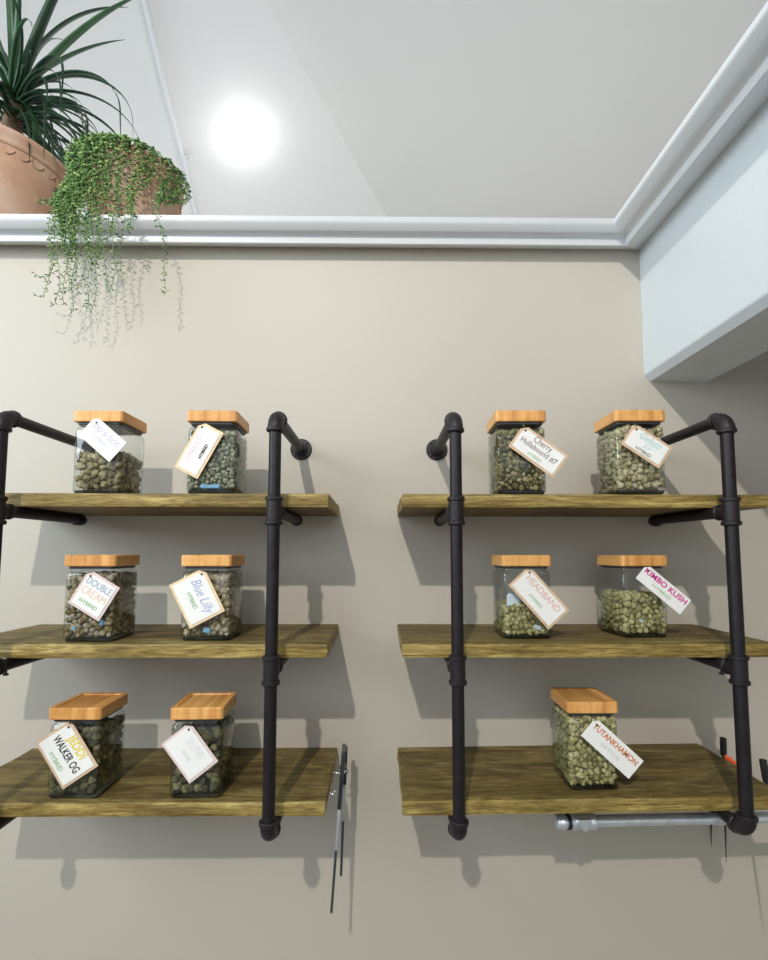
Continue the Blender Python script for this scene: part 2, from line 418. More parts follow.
def arm(t, z, wall=True, bolt=False):
    e = .008 if wall else .045
    bm = bmesh.new(); revolve(bm, (0, -PD + .02, z), (0, 1, 0), [(0, R0), (PD - .02 - e, R0)], 24)
    obj('arm', bm, M['pipe'], t, 'auto')
    bm = bmesh.new()
    if not wall:                            # the arms under the planks end in a plain cap
        revolve(bm, (0, -.036, z - .0020), (0, -1, 0), [(0, .009), (.003, .0125), (.009, .0140), (.028, .0140), (.030, .0125)], 24)
        obj('end_cap', bm, M['iron'], t, 'auto')
        if bolt:
            bm = bmesh.new(); revolve(bm, (0, -.262, z - R0 + .002), (0, 0, -1), [(0, .0022), (.008, .0022), (.0085, .0050), (.0115, .0050)], 12)
            obj('bolt', bm, M['blackplastic'], t, 'auto')
        return
    revolve(bm, (0, -.0003, z), (0, -1, 0), [(0, .0286), (.0035, .0286), (.0055, .0265), (.006, .018), (.016, .0172), (.018, .0155)], 32)
    f = obj('wall_flange', bm, M['iron'], t, 'auto')
    for k in range(4):
        a = PI / 4 + PI / 2 * k; bm = bmesh.new()
        revolve(bm, (.0225 * math.cos(a), -.0055, z + .0225 * math.sin(a)), (0, -1, 0), [(0, .0032), (.0018, .0030), (.0026, .0015)], 10)
        obj('screw', bm, M['blackplastic'], f, 'auto')
bracket(-.762, 'dark iron pipe bracket carrying the left end of the left shelf unit')
bracket(-.2113, 'dark iron pipe bracket carrying the right end of the left shelf unit')
bracket(.153, 'dark iron pipe bracket carrying the left end of the right shelf unit')
bracket(.707, 'dark iron pipe bracket carrying the right end of the right shelf unit', .0070)

# ------------------------------------------------------------------ buds
def lump(seed, elong=1.0, sub=3, amp=.34, fr=2.1):
    bm = bmesh.new(); bmesh.ops.create_icosphere(bm, subdivisions=sub, radius=1)
    for v in bm.verts:
        c = v.co.copy(); k = 1 + amp * noise.noise(c * fr + Vector((seed * 9.1, 0, 0))) * 1.5 + .38 * noise.noise(c * 4.2 + Vector((0, seed * 5.3, 0)))
        v.co = Vector((c.x * k * elong, c.y * k * .92, c.z * k * .95))
    return bm
LUMPS = []
for s in range(6):
    bm = lump(s + 1, (1.25, 1.0, 1.1, 1.35, 1.0, 1.15)[s]); me = bpy.data.meshes.new('bud_shape')
    bmesh.ops.scale(bm, vec=(.0065,) * 3, verts=bm.verts)
    bm.to_mesh(me); bm.free()
    for p in me.polygons: p.use_smooth = True
    LUMPS.append(me)
LOW = []
for s in range(4):
    bm = lump(s + 11, (1.2, 1.0, 1.3, 1.1)[s], 2); LOW.append(([v.co.copy() for v in bm.verts], [[v.index for v in f.verts] for f in bm.faces])); bm.free()
def rnd_rot(): return Matrix.Rotation(random.uniform(0, 2 * PI), 3, 'X') @ Matrix.Rotation(random.uniform(0, 2 * PI), 3, 'Z') @ Matrix.Rotation(random.uniform(0, 2 * PI), 3, 'Y')

HALF = .0525
def lid_mesh():
    bm = bmesh.new(); h = .0543
    loft(bm, [(.157, h - .0012, .006), (.1585, h, .007), (.1795, h, .007), (.181, h - .0012, .006),
              (.181, h - .0105, .004), (.1788, h - .0115, .004)])
    me = bpy.data.meshes.new('lid'); bmesh.ops.recalc_face_normals(bm, faces=bm.faces); bm.to_mesh(me); bm.free(); me.materials.append(M['bamboo'])
    return me
def body_mesh():
    bm = bmesh.new()
    loft(bm, [(.0012, HALF - .004, .009), (.006, HALF, .011), (.137, HALF, .011), (.1435, HALF - .0018, .010), (.1475, HALF - .006, .010), (.149, HALF - .0065, .010), (.1555, HALF - .0065, .010)], (True, False))
    me = bpy.data.meshes.new('glass_body'); bmesh.ops.recalc_face_normals(bm, faces=bm.faces); bm.to_mesh(me); bm.free(); me.materials.append(M['glass'])
    for p in me.polygons: p.use_smooth = True
    return me
def base_mesh():
    bm = bmesh.new(); loft(bm, [(.0002, HALF - .0052, .008), (.0018, HALF - .0030, .009), (.0072, HALF - .0022, .010), (.0078, HALF - .004, .010)])
    me = bpy.data.meshes.new('glass_base'); bmesh.ops.recalc_face_normals(bm, faces=bm.faces); bm.to_mesh(me); bm.free(); me.materials.append(M['glassbase'])
    return me
def gasket_mesh():
    bm = bmesh.new(); h = HALF - .0035
    loft(bm, [(.1515, h - .001, .010), (.152, h, .011), (.1565, h, .011), (.157, h - .001, .010)])
    me = bpy.data.meshes.new('gasket'); bmesh.ops.recalc_face_normals(bm, faces=bm.faces); bm.to_mesh(me); bm.free(); me.materials.append(M['gasket'])
    return me
JM = dict(lid=lid_mesh(), glass_body=body_mesh(), glass_base=base_mesh(), gasket=gasket_mesh())

# key, x, d, shelf z, rotation, fill height, bud radius, style, jar label, bud phrase, count of individual buds
JARS = [
 ('1a', -.610, .190, Z1, -.010, .092, .0085, 'tan2', 'square glass jar with bamboo lid, leftmost on the top left shelf'),
 ('1b', -.3645, .194, Z1, .025, .138, .0052, 'grey', 'square glass jar of grey-green herb, second on the top left shelf'),
 ('1c', .306, .203, Z1, -.035, .142, .0054, 'olive', 'square glass jar full of small olive buds, left on the top right shelf'),
 ('1d', .560, .209, Z1, -.020, .145, .0068, 'tan', 'square glass jar full of pale tan buds, right on the top right shelf'),
 ('2a', -.612, .195, Z2, .010, .138, .0066, 'ochre', 'square glass jar of ochre buds, left one on the middle left shelf'),
 ('2b', -.371, .184, Z2, .010, .140, .0066, 'ochre2', 'square glass jar of ochre and olive buds, right one on the middle left shelf'),
 ('2c', .323, .163, Z2, .000, .072, .0056, 'lime', 'less than half full square jar of small buds, left on the middle right shelf'),
 ('2d', .586, .150, Z2, .085, .095, .0064, 'lime2', 'two thirds full square jar of pale round buds, right on the middle right shelf'),
 ('3a', -.6245, .200, Z3, -.010, .132, .0088, 'dark', 'square jar of dark green buds, left on the bottom left shelf'),
 ('3b', -.3775, .200, Z3, .035, .130, .0088, 'dark2', 'square jar of dark green buds, right on the bottom left shelf'),
 ('3c', .451, .181, Z3 + .0043, -.005, .146, .0062, 'lime3', 'square jar packed with lime buds, alone on the bottom right shelf'),
]
STYLE = {'tan2': ('pale', 'pale tan-green'), 'grey': ('grey', 'fine grey-green'), 'olive': ('olive', 'small olive'), 'tan': ('tan', 'pale tan'),
         'ochre': ('ochre', 'ochre and grey'), 'ochre2': ('ochre', 'ochre and olive'), 'lime': ('lime', 'yellow-green'), 'lime2': ('lime', 'round yellow-green'),
         'dark': ('dark', 'dark green'), 'dark2': ('dark', 'dark leafy green'), 'lime3': ('lime', 'bright lime')}
WHERE = {'1a': 'leftmost jar of the top left shelf', '1b': 'second jar of the top left shelf', '1c': 'left jar of the top right shelf', '1d': 'right jar of the top right shelf',
         '2a': 'left jar of the middle left shelf', '2b': 'right jar of the middle left shelf', '2c': 'left jar of the middle right shelf', '2d': 'right jar of the middle right shelf',
         '3a': 'left jar of the bottom left shelf', '3b': 'right jar of the bottom left shelf', '3c': 'only jar of the bottom right shelf'}
NIND = 27
def surf_h(key, x, y, fill):          # uneven top of the fill
    k = sum(ord(c) for c in key)
    return fill + .010 * noise.noise(Vector((x * 28, y * 28, k)))
for (key, x, d, z, rot, fill, br, sty, label) in JARS:
    loc = P(x, d, z) + Vector((0, 0, .0004))
    j = thing('glass_jar', label, 'jar', loc, 'square glass jars with bamboo lids', rot)
    for nm, me in JM.items():
        o = bpy.data.objects.new(nm, me); C.objects.link(o); o.parent = j
    mat = BM[STYLE[sty][0]]; word = STYLE[sty][1]
    I = HALF - .0015                    # inner half width
    zb = .0082
    spots = []                          # (local position, radius, visible weight)
    def layer(face):
        got = []; area = (2 * I) * max(.02, fill - zb)
        for q in range(int(area / (br * br) * 9)):
            r_ = br * random.uniform(.72, 1.28); u = random.uniform(-I + r_, I - r_); zz = random.uniform(zb + r_ * .9, fill + .012)
            inset = I - r_ * random.uniform(.98, 1.5)
            if any((u - a) ** 2 + (zz - b) ** 2 < ((r_ + c) * .80) ** 2 for a, b, c in got): continue
            p = (u, -inset) if face == 'F' else ((inset, u) if face == 'R' else ((-inset, u) if face == 'L' else (u, inset)))
            if zz > surf_h(key, p[0], p[1], fill) - r_ * .5: continue
            got.append((u, zz, r_)); spots.append((Vector((p[0], p[1], zz)), r_ * 1.02, face))
        return
    for f_ in ('F', 'L' if x > 0 else 'R', 'B'): layer(f_)
    n = int(2 * I / (br * 1.7))
    for a in range(n + 1):
        for b in range(n + 1):
            px_ = -I + br + (2 * (I - br)) * a / n + random.uniform(-.2, .2) * br; py_ = -I + br + (2 * (I - br)) * b / n + random.uniform(-.2, .2) * br
            px_ = max(-I + br, min(I - br, px_)); py_ = max(-I + br, min(I - br, py_))
            spots.append((Vector((px_, py_, surf_h(key, px_, py_, fill) - br * .9 + random.uniform(-.3, .4) * br)), br * random.uniform(.86, 1.2), 'T'))
    front = [s for s in spots if s[2] == 'F']; random.shuffle(front)
    chosen = sorted(front, key=lambda s: -s[1])[:NIND]; ch = set(id(s) for s in chosen)
    M3 = Matrix.Rotation(rot, 3, 'Z')
    first = None
    for s in chosen:
        me = random.choice(LUMPS)
        if first is None or True:
            o = bpy.data.objects.new('dried_bud', me); C.objects.link(o)
        if not me.materials: me.materials.append(None)
        o.material_slots[0].link = 'OBJECT'; o.material_slots[0].material = mat
        o.location = loc + M3 @ s[0]; o.scale = (s[1] / .0065,) * 3
        o.rotation_euler = (random.uniform(0, 6), random.uniform(0, 6), random.uniform(0, 6))
        tag(o, '%s bud in the %s' % (word, WHERE[key]), 'bud', 'front buds in the ' + WHERE[key])
    bm = bmesh.new()
    for s in spots:
        if id(s) in ch: continue
        vv, ff = random.choice(LOW); R = rnd_rot()
        nv = [bm.verts.new(s[0] + R @ (v * s[1])) for v in vv]
        for f in ff: bm.faces.new([nv[q] for q in f])
    hh = I - br * 1.7                   # packed core
    box(bm, -hh, hh, -hh, hh, zb + .001, fill - br * 1.9)
    o = obj('bud_fill', bm, mat, smooth=True, loc=loc); o.rotation_euler = (0, 0, rot)
    tag(o, 'rest of the %s buds filling the %s' % (word, WHERE[key]), 'buds', kind='stuff')

# humidity packets
def packet(x, y, z, w, h, rot, m, label, tilt=0, name='humidity_packet'):
    bm = bmesh.new(); NX, NZ = 8, 6; g = []
    for s in (-1, 1):
        for i in range(NX + 1):
            for k in range(NZ + 1):
                u, v = i / NX * 2 - 1, k / NZ * 2 - 1
                puff = .0016 * (1 - u * u) * (1 - v * v) * s + .0004 * noise.noise(Vector((u * 3, v * 3, x * 9)))
                g.append(bm.verts.new((u * w / 2, puff, v * h / 2)))
    N = (NX + 1) * (NZ + 1)
    for q in (0, N):
        for i in range(NX):
            for k in range(NZ):
                a = q + i * (NZ + 1) + k; bm.faces.new((g[a], g[a + NZ + 1], g[a + NZ + 2], g[a + 1]))
    bmesh.ops.remove_doubles(bm, verts=bm.verts, dist=1e-5)
    o = obj(name, bm, m, smooth=True, loc=(x, y, z)); o.rotation_euler = (0, rot, tilt)
    return tag(o, label, 'packet')
packet(.296, -.2065, Z2 + .083 + EYE, .034, .030, .05, M['packet'], 'white humidity packet standing above the buds in the left jar of the middle right shelf')
packet(.345, -.2118, Z2 + .024 + EYE, .020, .011, .25, M['packet'], 'small pale packet corner low among the buds beside the card reading HEADBAND')
packet(.588, -.1935, Z2 + .036 + EYE, .034, .016, .5, M['packet'], 'pale blue crumpled packet low in the jar tagged KIMBO KUSH', .085)
packet(.618, -.1915, Z2 + .040 + EYE, .012, .017, -.2, M['packet'], 'small pale packet at the right in the jar tagged KIMBO KUSH', .085)
packet(-.367, -.2330, Z2 + .022 + EYE, .017, .012, .2, M['packet_blue'], 'blue packet corner low in the right jar of the middle left shelf')
packet(-.582, -.2445, Z2 + .040 + EYE, .009, .013, .4, M['packet_blue'], 'small blue packet corner among ochre buds beside the card reading DOUBLE')
packet(-.640, -.2445, Z2 + .028 + EYE, .009, .010, .4, M['packet_blue'], 'small blue packet corner at the left of the jar tagged DOUBLE')
packet(-.363, -.2445, Z1 + .016 + EYE, .045, .009, 0, M['packet_blue'], 'thin blue printed packet at the foot of the grey-green herb jar')

# ------------------------------------------------------------------ tags
def text_mesh(s, size, m, parent, x, y, yoff, shear=0, bold=.0, fit=None, align='CENTER'):
    cu = bpy.data.curves.new('t', 'FONT'); cu.body = s; cu.size = size; cu.align_x = align; cu.align_y = 'CENTER'
    cu.shear = shear; cu.offset = bold; cu.resolution_u = 3
    to = bpy.data.objects.new('t', cu); C.objects.link(to)
    dg = bpy.context.evaluated_depsgraph_get(); me = bpy.data.meshes.new_from_object(to.evaluated_get(dg))
    bpy.data.objects.remove(to); bpy.data.curves.remove(cu)
    if fit:
        xs = [v.co.x for v in me.vertices]; w = max(xs) - min(xs); k = fit / w
        for v in me.vertices: v.co.x *= k
    for v in me.vertices:                  # lettering lies on the card: local x right, local z up, -y out
        v.co = Vector((v.co.x + x, -yoff, v.co.y + y))
    me.materials.clear(); me.materials.append(m)
    o = bpy.data.objects.new('lettering', me); C.objects.link(o); o.parent = parent
    return o
def card(bm, w, h, y0, y1, clip, corner):
    c = {'TL': (-w / 2, h / 2), 'TR': (w / 2, h / 2), 'BR': (w / 2, -h / 2), 'BL': (-w / 2, -h / 2)}
    pts = []
    for k in ('TL', 'TR', 'BR', 'BL'):
        px_, pz = c[k]
        if k == corner:
            a = (px_, pz - math.copysign(clip, pz)); b = (px_ - math.copysign(clip, px_), pz)
            pts += [a, b] if k in ('TL', 'BR') else [b, a]
        else: pts.append((px_, pz))
    A = [bm.verts.new((p[0], y0, p[1])) for p in pts]; B = [bm.verts.new((p[0], y1, p[1])) for p in pts]
    n = len(pts)
    bm.faces.new(A); bm.faces.new(B[::-1])
    for i in range(n): bm.faces.new((A[i], A[(i + 1) % n], B[(i + 1) % n], B[i]))
# key: centre x, z, width, height, angle, d, border, hole corner, lines[(text, frac_y, size, ink, width_frac, shear, bold)], label
TAGS = {
 '1a': (-.5937, .2414, .0897, .0547, -.712, .247, None, 'TL', [('DO SI DOS', .18, .015, 'lav', .78, .2, .0002), ('HYBRID', -.12, .008, 'lav', .4, 0, 0)], 'plain white card with faint lavender lettering tied to the leftmost top shelf jar'),
 '1b': (-.3855, .2172, .1129, .0564, 1.078, .252, 'peach', 'TR', [('DURBAN OG', .2, .014, 'pink', .72, 0, 0), ('HYBRID', -.18, .0085, 'black', .34, .2, .0004)], 'upright tan-edged card with faint pink and black lettering on the top left shelf'),
 '1c': (.337, .2148, .1162, .0587, -.634, .261, 'tan', 'TL', [('Cherry', .29, .019, 'plum', .42, 0, 0), ('Hullabound #7', .01, .016, 'plum', .86, 0, 0), ('HYBRID', -.28, .009, 'green', .32, .2, 0)], 'kraft-edged card reading Cherry Hullabound #7 on the top right shelf'),
 '1d': (.5651, .2252, .0953, .0545, -.591, .268, 'tan', 'TL', [('Gelato', .22, .020, 'teal', .6, .3, 0), ('33', -.08, .012, 'teal', .2, .3, 0), ('HYBRID', -.30, .009, 'dgreen', .42, 0, .0001)], 'kraft-edged card with pale teal script on the right jar of the top right shelf'),
 '2a': (-.5934, -.0898, .0758, .0802, -.536, .254, 'pink', 'TL', [('DOUBLE', .26, .019, 'slate', .84, 0, .0001), ('CREAM', .0, .020, 'peach', .84, 0, 0), ('HYBRID', -.27, .010, 'green', .62, 0, .0001)], 'nearly square card reading DOUBLE CREAM on the middle left shelf'),
 '2b': (-.3839, -.0966, .1019, .0814, -1.096, .244, 'peach', 'TL', [('Blue Lilly', .15, .026, 'blue', .84, .35, 0), ('HYBRID', -.14, .012, 'green', .4, 0, .0001)], 'steeply tilted tan-edged card with blue script on the middle left shelf'),
 '2c': (.3434, -.0976, .1276, .0621, -.843, .224, 'tan', 'TL', [('HEADBAND', .2, .019, 'coral', .86, 0, 0), ('HYBRID', -.17, .010, 'green', .34, 0, 0)], 'long tan-edged card reading HEADBAND in coral letters'),
 '2d': (.6205, -.0804, .1221, .04, -.699, .213, None, 'TL', [('KIMBO KUSH', .2, .015, 'mag', .92, 0, .0005), ('HYBRID', -.2, .009, 'green', .4, 0, 0)], 'narrow white card reading KIMBO KUSH in magenta letters'),
 '3a': (-.6325, -.4087, .109, .0826, -.988, .256, 'tan', 'TL', [('JEDDI', .30, .023, 'yellow', .52, 0, .0005), ('WALKER OG', .0, .021, 'black', .84, 0, .0004), ('HYBRID', -.30, .012, 'green', .42, 0, .0001)], 'kraft-edged card reading JEDDI WALKER OG in yellow and black'),
 '3b': (-.3848, -.4061, .0981, .0715, -.915, .256, 'pink', 'TL', [('SLURRI', .2, .02, 'faint', .5, 0, 0), ('SATIVA', -.12, .010, 'grey', .3, 0, 0)], 'nearly blank white card with pink edge on the bottom left shelf'),
 '3c': (.4836, -.4057, .1299, .048, -.736, .240, None, 'TL', [('TUTANKHAMON', .2, .015, 'rust', .9, 0, .0004), ('SATIVA', -.18, .011, 'grey', .38, 0, 0)], 'white card reading TUTANKHAMON in rust letters on the bottom right shelf'),
}
JD = {j[0]: j for j in JARS}
for key, (cx, cz, w, h, ang, d, border, corner, lines, label) in TAGS.items():
    t = thing('hang_tag', label, 'tag', P(cx, d + .0035, cz), 'paper hang tags tied to the jars')
    t.rotation_euler = (0, -ang, 0)
    bm = bmesh.new()
    if border:
        card(bm, w, h, 0, .0012, .012, corner); obj('card_backing', bm, M['card_' + border], t)
        bm = bmesh.new(); b_ = .0055; card(bm, w - 2 * b_, h - 2 * b_, -.0010, -.00005, .009, corner); obj('card_face', bm, M['card_white'], t)
    else:
        card(bm, w, h, -.0010, .0006, .009, corner); obj('card_face', bm, M['card_white'], t)
    for s, fy, size, ik, wf, sh, bo in lines:
        text_mesh(s, size * 1.12, INK[ik], t, 0, fy * h, .0014, sh, bo, fit=wf * w * (.9 if border else 1))
    hx = (-1 if corner in ('TL', 'BL') else 1) * (w / 2 - .011); hz = h / 2 - .010
    bm = bmesh.new(); revolve(bm, (hx, -.0013, hz), (0, -1, 0), [(0, .0022), (.0004, .0022)], 12)
    obj('punched_hole', bm, M['blackplastic'], t)
    # string from the hole up to the jar neck under the lid
    _, jx, jd, jz, *_r = JD[key]
    inv = Matrix.Rotation(ang, 3, 'Y')
    hole_w = P(cx, d + .005, cz) + Matrix.Rotation(-ang, 3, 'Y') @ Vector((hx, 0, hz))
    neck = P(hole_w.x * .7 + jx * .3, jd + .0478, jz + .1535)
    loc = [inv @ (p - t.location) for p in (hole_w, hole_w * .5 + neck * .5 + Vector((0, -.001, .001)), neck)]
    bm = bmesh.new(); tube(bm, loc, .0006, 6); obj('string', bm, M['string'], t)

# ------------------------------------------------------------------ galvanised rod under the right shelf
rod = thing('galvanised_pipe', 'shiny galvanised pipe with threaded coupling hanging under the bottom right shelf', 'pipe', P(.373, .210, -.5705), None)
rod.rotation_euler = (0, -.018, 0)
bm = bmesh.new(); revolve(bm, (.085, 0, 0), (1, 0, 0), [(0, .0112), (.55, .0112)], 24); obj('tube', bm, M['steel'], rod, 'auto')
bm = bmesh.new(); revolve(bm, (0, 0, 0), (1, 0, 0), [(0, .0115), (.001, .0148), (.003, .0148), (.004, .0135), (.007, .0148), (.009, .0135), (.012, .0148), (.019, .0150), (.021, .0125), (.024, .0125)], 24)
obj('threaded_end', bm, M['steel'], rod, 'auto')
bm = bmesh.new(); revolve(bm, (.024, 0, 0), (1, 0, 0), [(0, .0125), (.001, .0152), (.007, .0152), (.008, .0125)], 24); obj('rubber_ring', bm, M['blackplastic'], rod, 'auto')
bm = bmesh.new(); revolve(bm, (.032, 0, 0), (1, 0, 0), [(0, .0135), (.002, .0160), (.012, .0160), (.016, .0145), (.034, .0145), (.038, .0165), (.050, .0165), (.053, .0115)], 24)
obj('coupling', bm, M['steel'], rod, 'auto')
bm = bmesh.new()
pp = [(-.014, .013), (.014, .013), (.014, .006), (.003, -.010), (-.003, -.010), (-.014, .006)]
A = [bm.verts.new((.056 + a, -.0195, b)) for a, b in pp]; B = [bm.verts.new((.056 + a, -.012, b)) for a, b in pp]
bm.faces.new(A); bm.faces.new(B[::-1])
for i in range(6): bm.faces.new((A[i], A[(i + 1) % 6], B[(i + 1) % 6], B[i]))
obj('locking_wedge', bm, M['steel'], rod)
bm = bmesh.new(); revolve(bm, (.345, 0, 0), (1, 0, 0), [(0, .0112), (.001, .0132), (.012, .0132), (.013, .0112)], 24); obj('collar', bm, M['steel'], rod, 'auto')

# ------------------------------------------------------------------ hanging tools
def blade(bm, pts, ws, th):               # flat tapered strip: widths run along d, thickness along x
    L = []
    for p, w in zip(pts, ws):
        p = Vector(p)
        L.append([bm.verts.new(p + Vector((sx * th / 2, sy * w / 2, 0))) for sx, sy in ((-1, -1), (1, -1), (1, 1), (-1, 1))])
    for A, B in zip(L, L[1:]):
        for k in range(4): bm.faces.new((A[k], A[(k + 1) % 4], B[(k + 1) % 4], B[k]))
    bm.faces.new(L[0]); bm.faces.new(L[-1][::-1])
def lerp(a, b, t): return tuple(a[i] + (b[i] - a[i]) * t for i in range(3))
def ring_mesh(bm, c, R, r, n=18, ax='x'):
    pts = []
    for k in range(n + 1):
        a = 2 * PI * k / n
        pts.append(Vector(c) + (Vector((0, R * math.cos(a), R * math.sin(a))) if ax == 'x' else Vector((R * math.cos(a), 0, R * math.sin(a)))))
    tube(bm, pts, r, 6, False)
def ltool(top, bot, f1, f2, wid, label, ring):
    t = thing('pointed_tool', label, 'tool', P(*top), 'tools hanging off the left unit')
    o = P(*top); a = (0, 0, 0); b = tuple(P(*bot) - o)
    bm = bmesh.new(); blade(bm, [a, lerp(a, b, f1 * .12), lerp(a, b, f1)], [wid * .3, wid, wid * .9], .0085); obj('handle', bm, M['blackplastic'], t)
    bm = bmesh.new(); blade(bm, [lerp(a, b, f1), lerp(a, b, f2)], [wid * .8, wid * .8], .0065); obj('shank', bm, M['silver'], t)
    bm = bmesh.new(); blade(bm, [lerp(a, b, f2), lerp(a, b, f2 + .1), b], [wid * .8, wid * .7, .0008], .0056); obj('tip', bm, M['steel_dark'], t)
    bm = bmesh.new(); ring_mesh(bm, lerp(a, b, ring), .0075, .0011, ax='y'); obj('finger_ring', bm, M['silver'], t, True)
    return t
ltool((-.0815, .125, -.4424), (-.1025, .18, -.7722), .40, .64, .011, 'longer black and silver pointed tool hanging at the end of the bottom left shelf', .14)
ltool((-.0805, .080, -.465), (-.0885, .10, -.749), .30, .58, .009, 'shorter black-tipped silver pointed tool hanging behind the longer one', .20)
def hook(p, label, dx):
    t = P(*p); bm = bmesh.new()
    tube(bm, [(0, 0, 0), (dx * .5, 0, 0), (dx * .8, 0, -.003), (dx, 0, -.001), (dx * 1.15, 0, .006)], .0014, 8)
    o = obj('screw_hook', bm, M['silver'], smooth=True, loc=t)
    return tag(o, label, 'hook', 'small hooks screwed in shelf ends')
hook((-.1110, .130, Z3 - .004), 'small silver hook at the end of the bottom left shelf, nearer the wall', .030)
hook((-.1110, .205, Z3 - .012), 'small silver hook at the end of the bottom left shelf, nearer the front', .015)
def rtool(top, bot, label, hl=.045, cord=False, hr=.0075):
    o = P(*top); b = tuple(P(*bot) - o); a = (0, 0, 0); L = Vector(b).length
    t = thing('pointed_tool', label, 'tool', o, 'tools hanging off the right unit')
    bm = bmesh.new(); ax = Vector(b).normalized()
    revolve(bm, a, ax, [(0, hr * .6), (.002, hr), (.006, hr), (.0065, hr * .85), (.009, hr * .85), (.0095, hr), (hl, hr * .92), (hl + .004, hr * .5)], 16)
    obj('handle', bm, M['blackplastic'], t, 'auto')
    bm = bmesh.new(); revolve(bm, ax * (hl + .003), ax, [(0, .0035), ((L - hl) * .6, .003), (L - hl - .004, .0006)], 10); obj('shaft', bm, M['steel_dark'], t, 'auto')
    if cord:
        bm = bmesh.new(); pts = []
        for k in range(22):
            s = k / 21; pts.append((-.004 + .013 * s + .003 * math.sin(k * 1.9), -.010 - .020 * s, -hl * .98 - .010 * s + .004 * math.cos(k * 1.9)))
        tube(bm, pts, .0034, 8); obj('cord', bm, M['orange'], t, True)
    return t
rtool((.842, .068, -.4520), (.840, .060, -.7489), 'thin shafted tool with black handle and orange cord at the bottom right shelf end', .042, True)
rtool((.848, .180, -.4560), (.868, .200, -.76), 'black handled tool hanging rightmost, closer to the front than the orange corded one', .046)
rtool((.840, .018, -.560), (.838, .012, -.740), 'slim black tool hanging against the wall below the bottom right shelf', .03, False, .003)
hook((.8265, .068, Z3 - .010), 'small silver hook at the back of the bottom right shelf end', .014)
hook((.8265, .180, Z3 - .010), 'small silver hook at the front of the bottom right shelf end', .018)

# ------------------------------------------------------------------ potted plants on the ledge
def pot(t, R, H, Rb, scallops):
    bm = bmesh.new(); N = 96
    prof = [(0, Rb * .96), (.0, Rb), (.012, Rb * 1.03), (.016, Rb * .98)]
    for k in range(1, 9):
        s = k / 8; prof.append((.016 + (H - .045 - .016) * s, Rb * .98 + (R * .94 - Rb * .98) * math.sin(s * PI / 2) ** .85))
    prof += [(H - .042, R * .965), (H - .036, R * .975), (H - .030, R * .955), (H - .022, R * .965), (H - .014, R * .995), (H - .006, R), (H, R * .985), (H, R * .90), (H - .02, R * .885), (H - .035, .001)]
    rings = []
    for z, r in prof: rings.append([bm.verts.new((r * math.cos(2 * PI * k / N), r * math.sin(2 * PI * k / N), z)) for k in range(N)])
    for A, B in zip(rings, rings[1:]):
        for k in range(N): bm.faces.new((A[k], A[(k + 1) % N], B[(k + 1) % N], B[k]))
    bm.faces.new(rings[0][::-1])
    o = obj('pot', bm, M['terra'], t, 'auto')
    bm = bmesh.new(); pts = []             # raised scalloped band under the rim
    n = 400
    def rad(z):
        for (z0, r0), (z1, r1) in zip(prof, prof[1:]):
            if z0 <= z <= z1 and z1 > z0: return r0 + (r1 - r0) * (z - z0) / (z1 - z0)
        return R
    for k in range(n + 1):
        a = 2 * PI * k / n; z = H - .052 - .016 * abs(math.sin(a * scallops / 2)); r = rad(z) + .001
        pts.append((r * math.cos(a), r * math.sin(a), z))
    tube(bm, pts, .0024, 6, False)
    obj('scalloped_band', bm, M['terra'], t, True)
    bm = bmesh.new(); revolve(bm, (0, 0, H - .036), (0, 0, 1), [(0, R * .88), (.008, R * .86), (.010, .001)], 48); obj('soil', bm, M['soil'], t)
    return o

PX, PDd = -1.126, -.100
palm = thing('potted_palm', 'ponytail palm with long arching dark leaves in a big terracotta pot', 'plant', P(PX, PDd, TOPZ))
PH = 1.15 - TOPZ
pot(palm, .186, PH, .105, 32)
bm = bmesh.new(); pts = []; rr = []
CZ = PH + .225
for k in range(12):
    s = k / 11; pts.append((.012 * s + .003 * math.sin(k * 1.3), 0, PH - .035 + (CZ - PH + .02) * s)); rr.append(.040 - .020 * s + .003 * math.sin(k * 2.1))
tube(bm, pts, rr, 16); obj('trunk', bm, M['bark'], palm, True)
def leaf(phi, el, L, w, droop, mat, curl=0, base=(0, 0, 0)):
    bm = bmesh.new(); n = 22; p = Vector((base[0] + .012, base[1], CZ + base[2])); az = phi; e = el; ds = L / n; rows = []
    for i in range(n + 1):
        s = i / n
        dirv = Vector((math.cos(az) * math.cos(e), math.sin(az) * math.cos(e), math.sin(e)))
        side = Vector((-math.sin(az), math.cos(az), 0)); up = side.cross(dirv) * -1
        ww = w * (.55 + .45 * min(1, s * 5)) * (1 - s ** 2.2) + .0006
        rows.append([bm.verts.new(p - side * ww / 2 + up * ww * .14), bm.verts.new(p), bm.verts.new(p + side * ww / 2 + up * ww * .14)])
        p = p + dirv * ds; e = max(-1.5, e - droop * ds * (.4 + 1.6 * s)); az += curl * ds
    for A, B in zip(rows, rows[1:]):
        for k in range(2): bm.faces.new((A[k], A[k + 1], B[k + 1], B[k]))
    o = obj('leaf', bm, mat, palm, True)
    sm = o.modifiers.new('th', 'SOLIDIFY'); sm.thickness = .0007
rl = random.Random(21)
# broad upright leaves in the crown
for phi, el, L, w in ((1.7, 1.34, .56, .030), (2.6, 1.15, .42, .026), (.6, 1.32, .60, .032), (-.4, 1.12, .60, .030), (-1.2, 1.35, .56, .030), (-2.4, 1.2, .38, .024), (-.1, .90, .55, .026), (.3, .95, .40, .020), (3.1, .95, .40, .024), (-.9, .95, .36, .020), (-1.8, 1.1, .36, .022)):
    leaf(phi, el, L, w, 1.1, M['leaf2'] if rl.random() < .5 else M['leaf'], base=(rl.uniform(-.01, .01), rl.uniform(-.01, .01), rl.uniform(-.01, .02)))
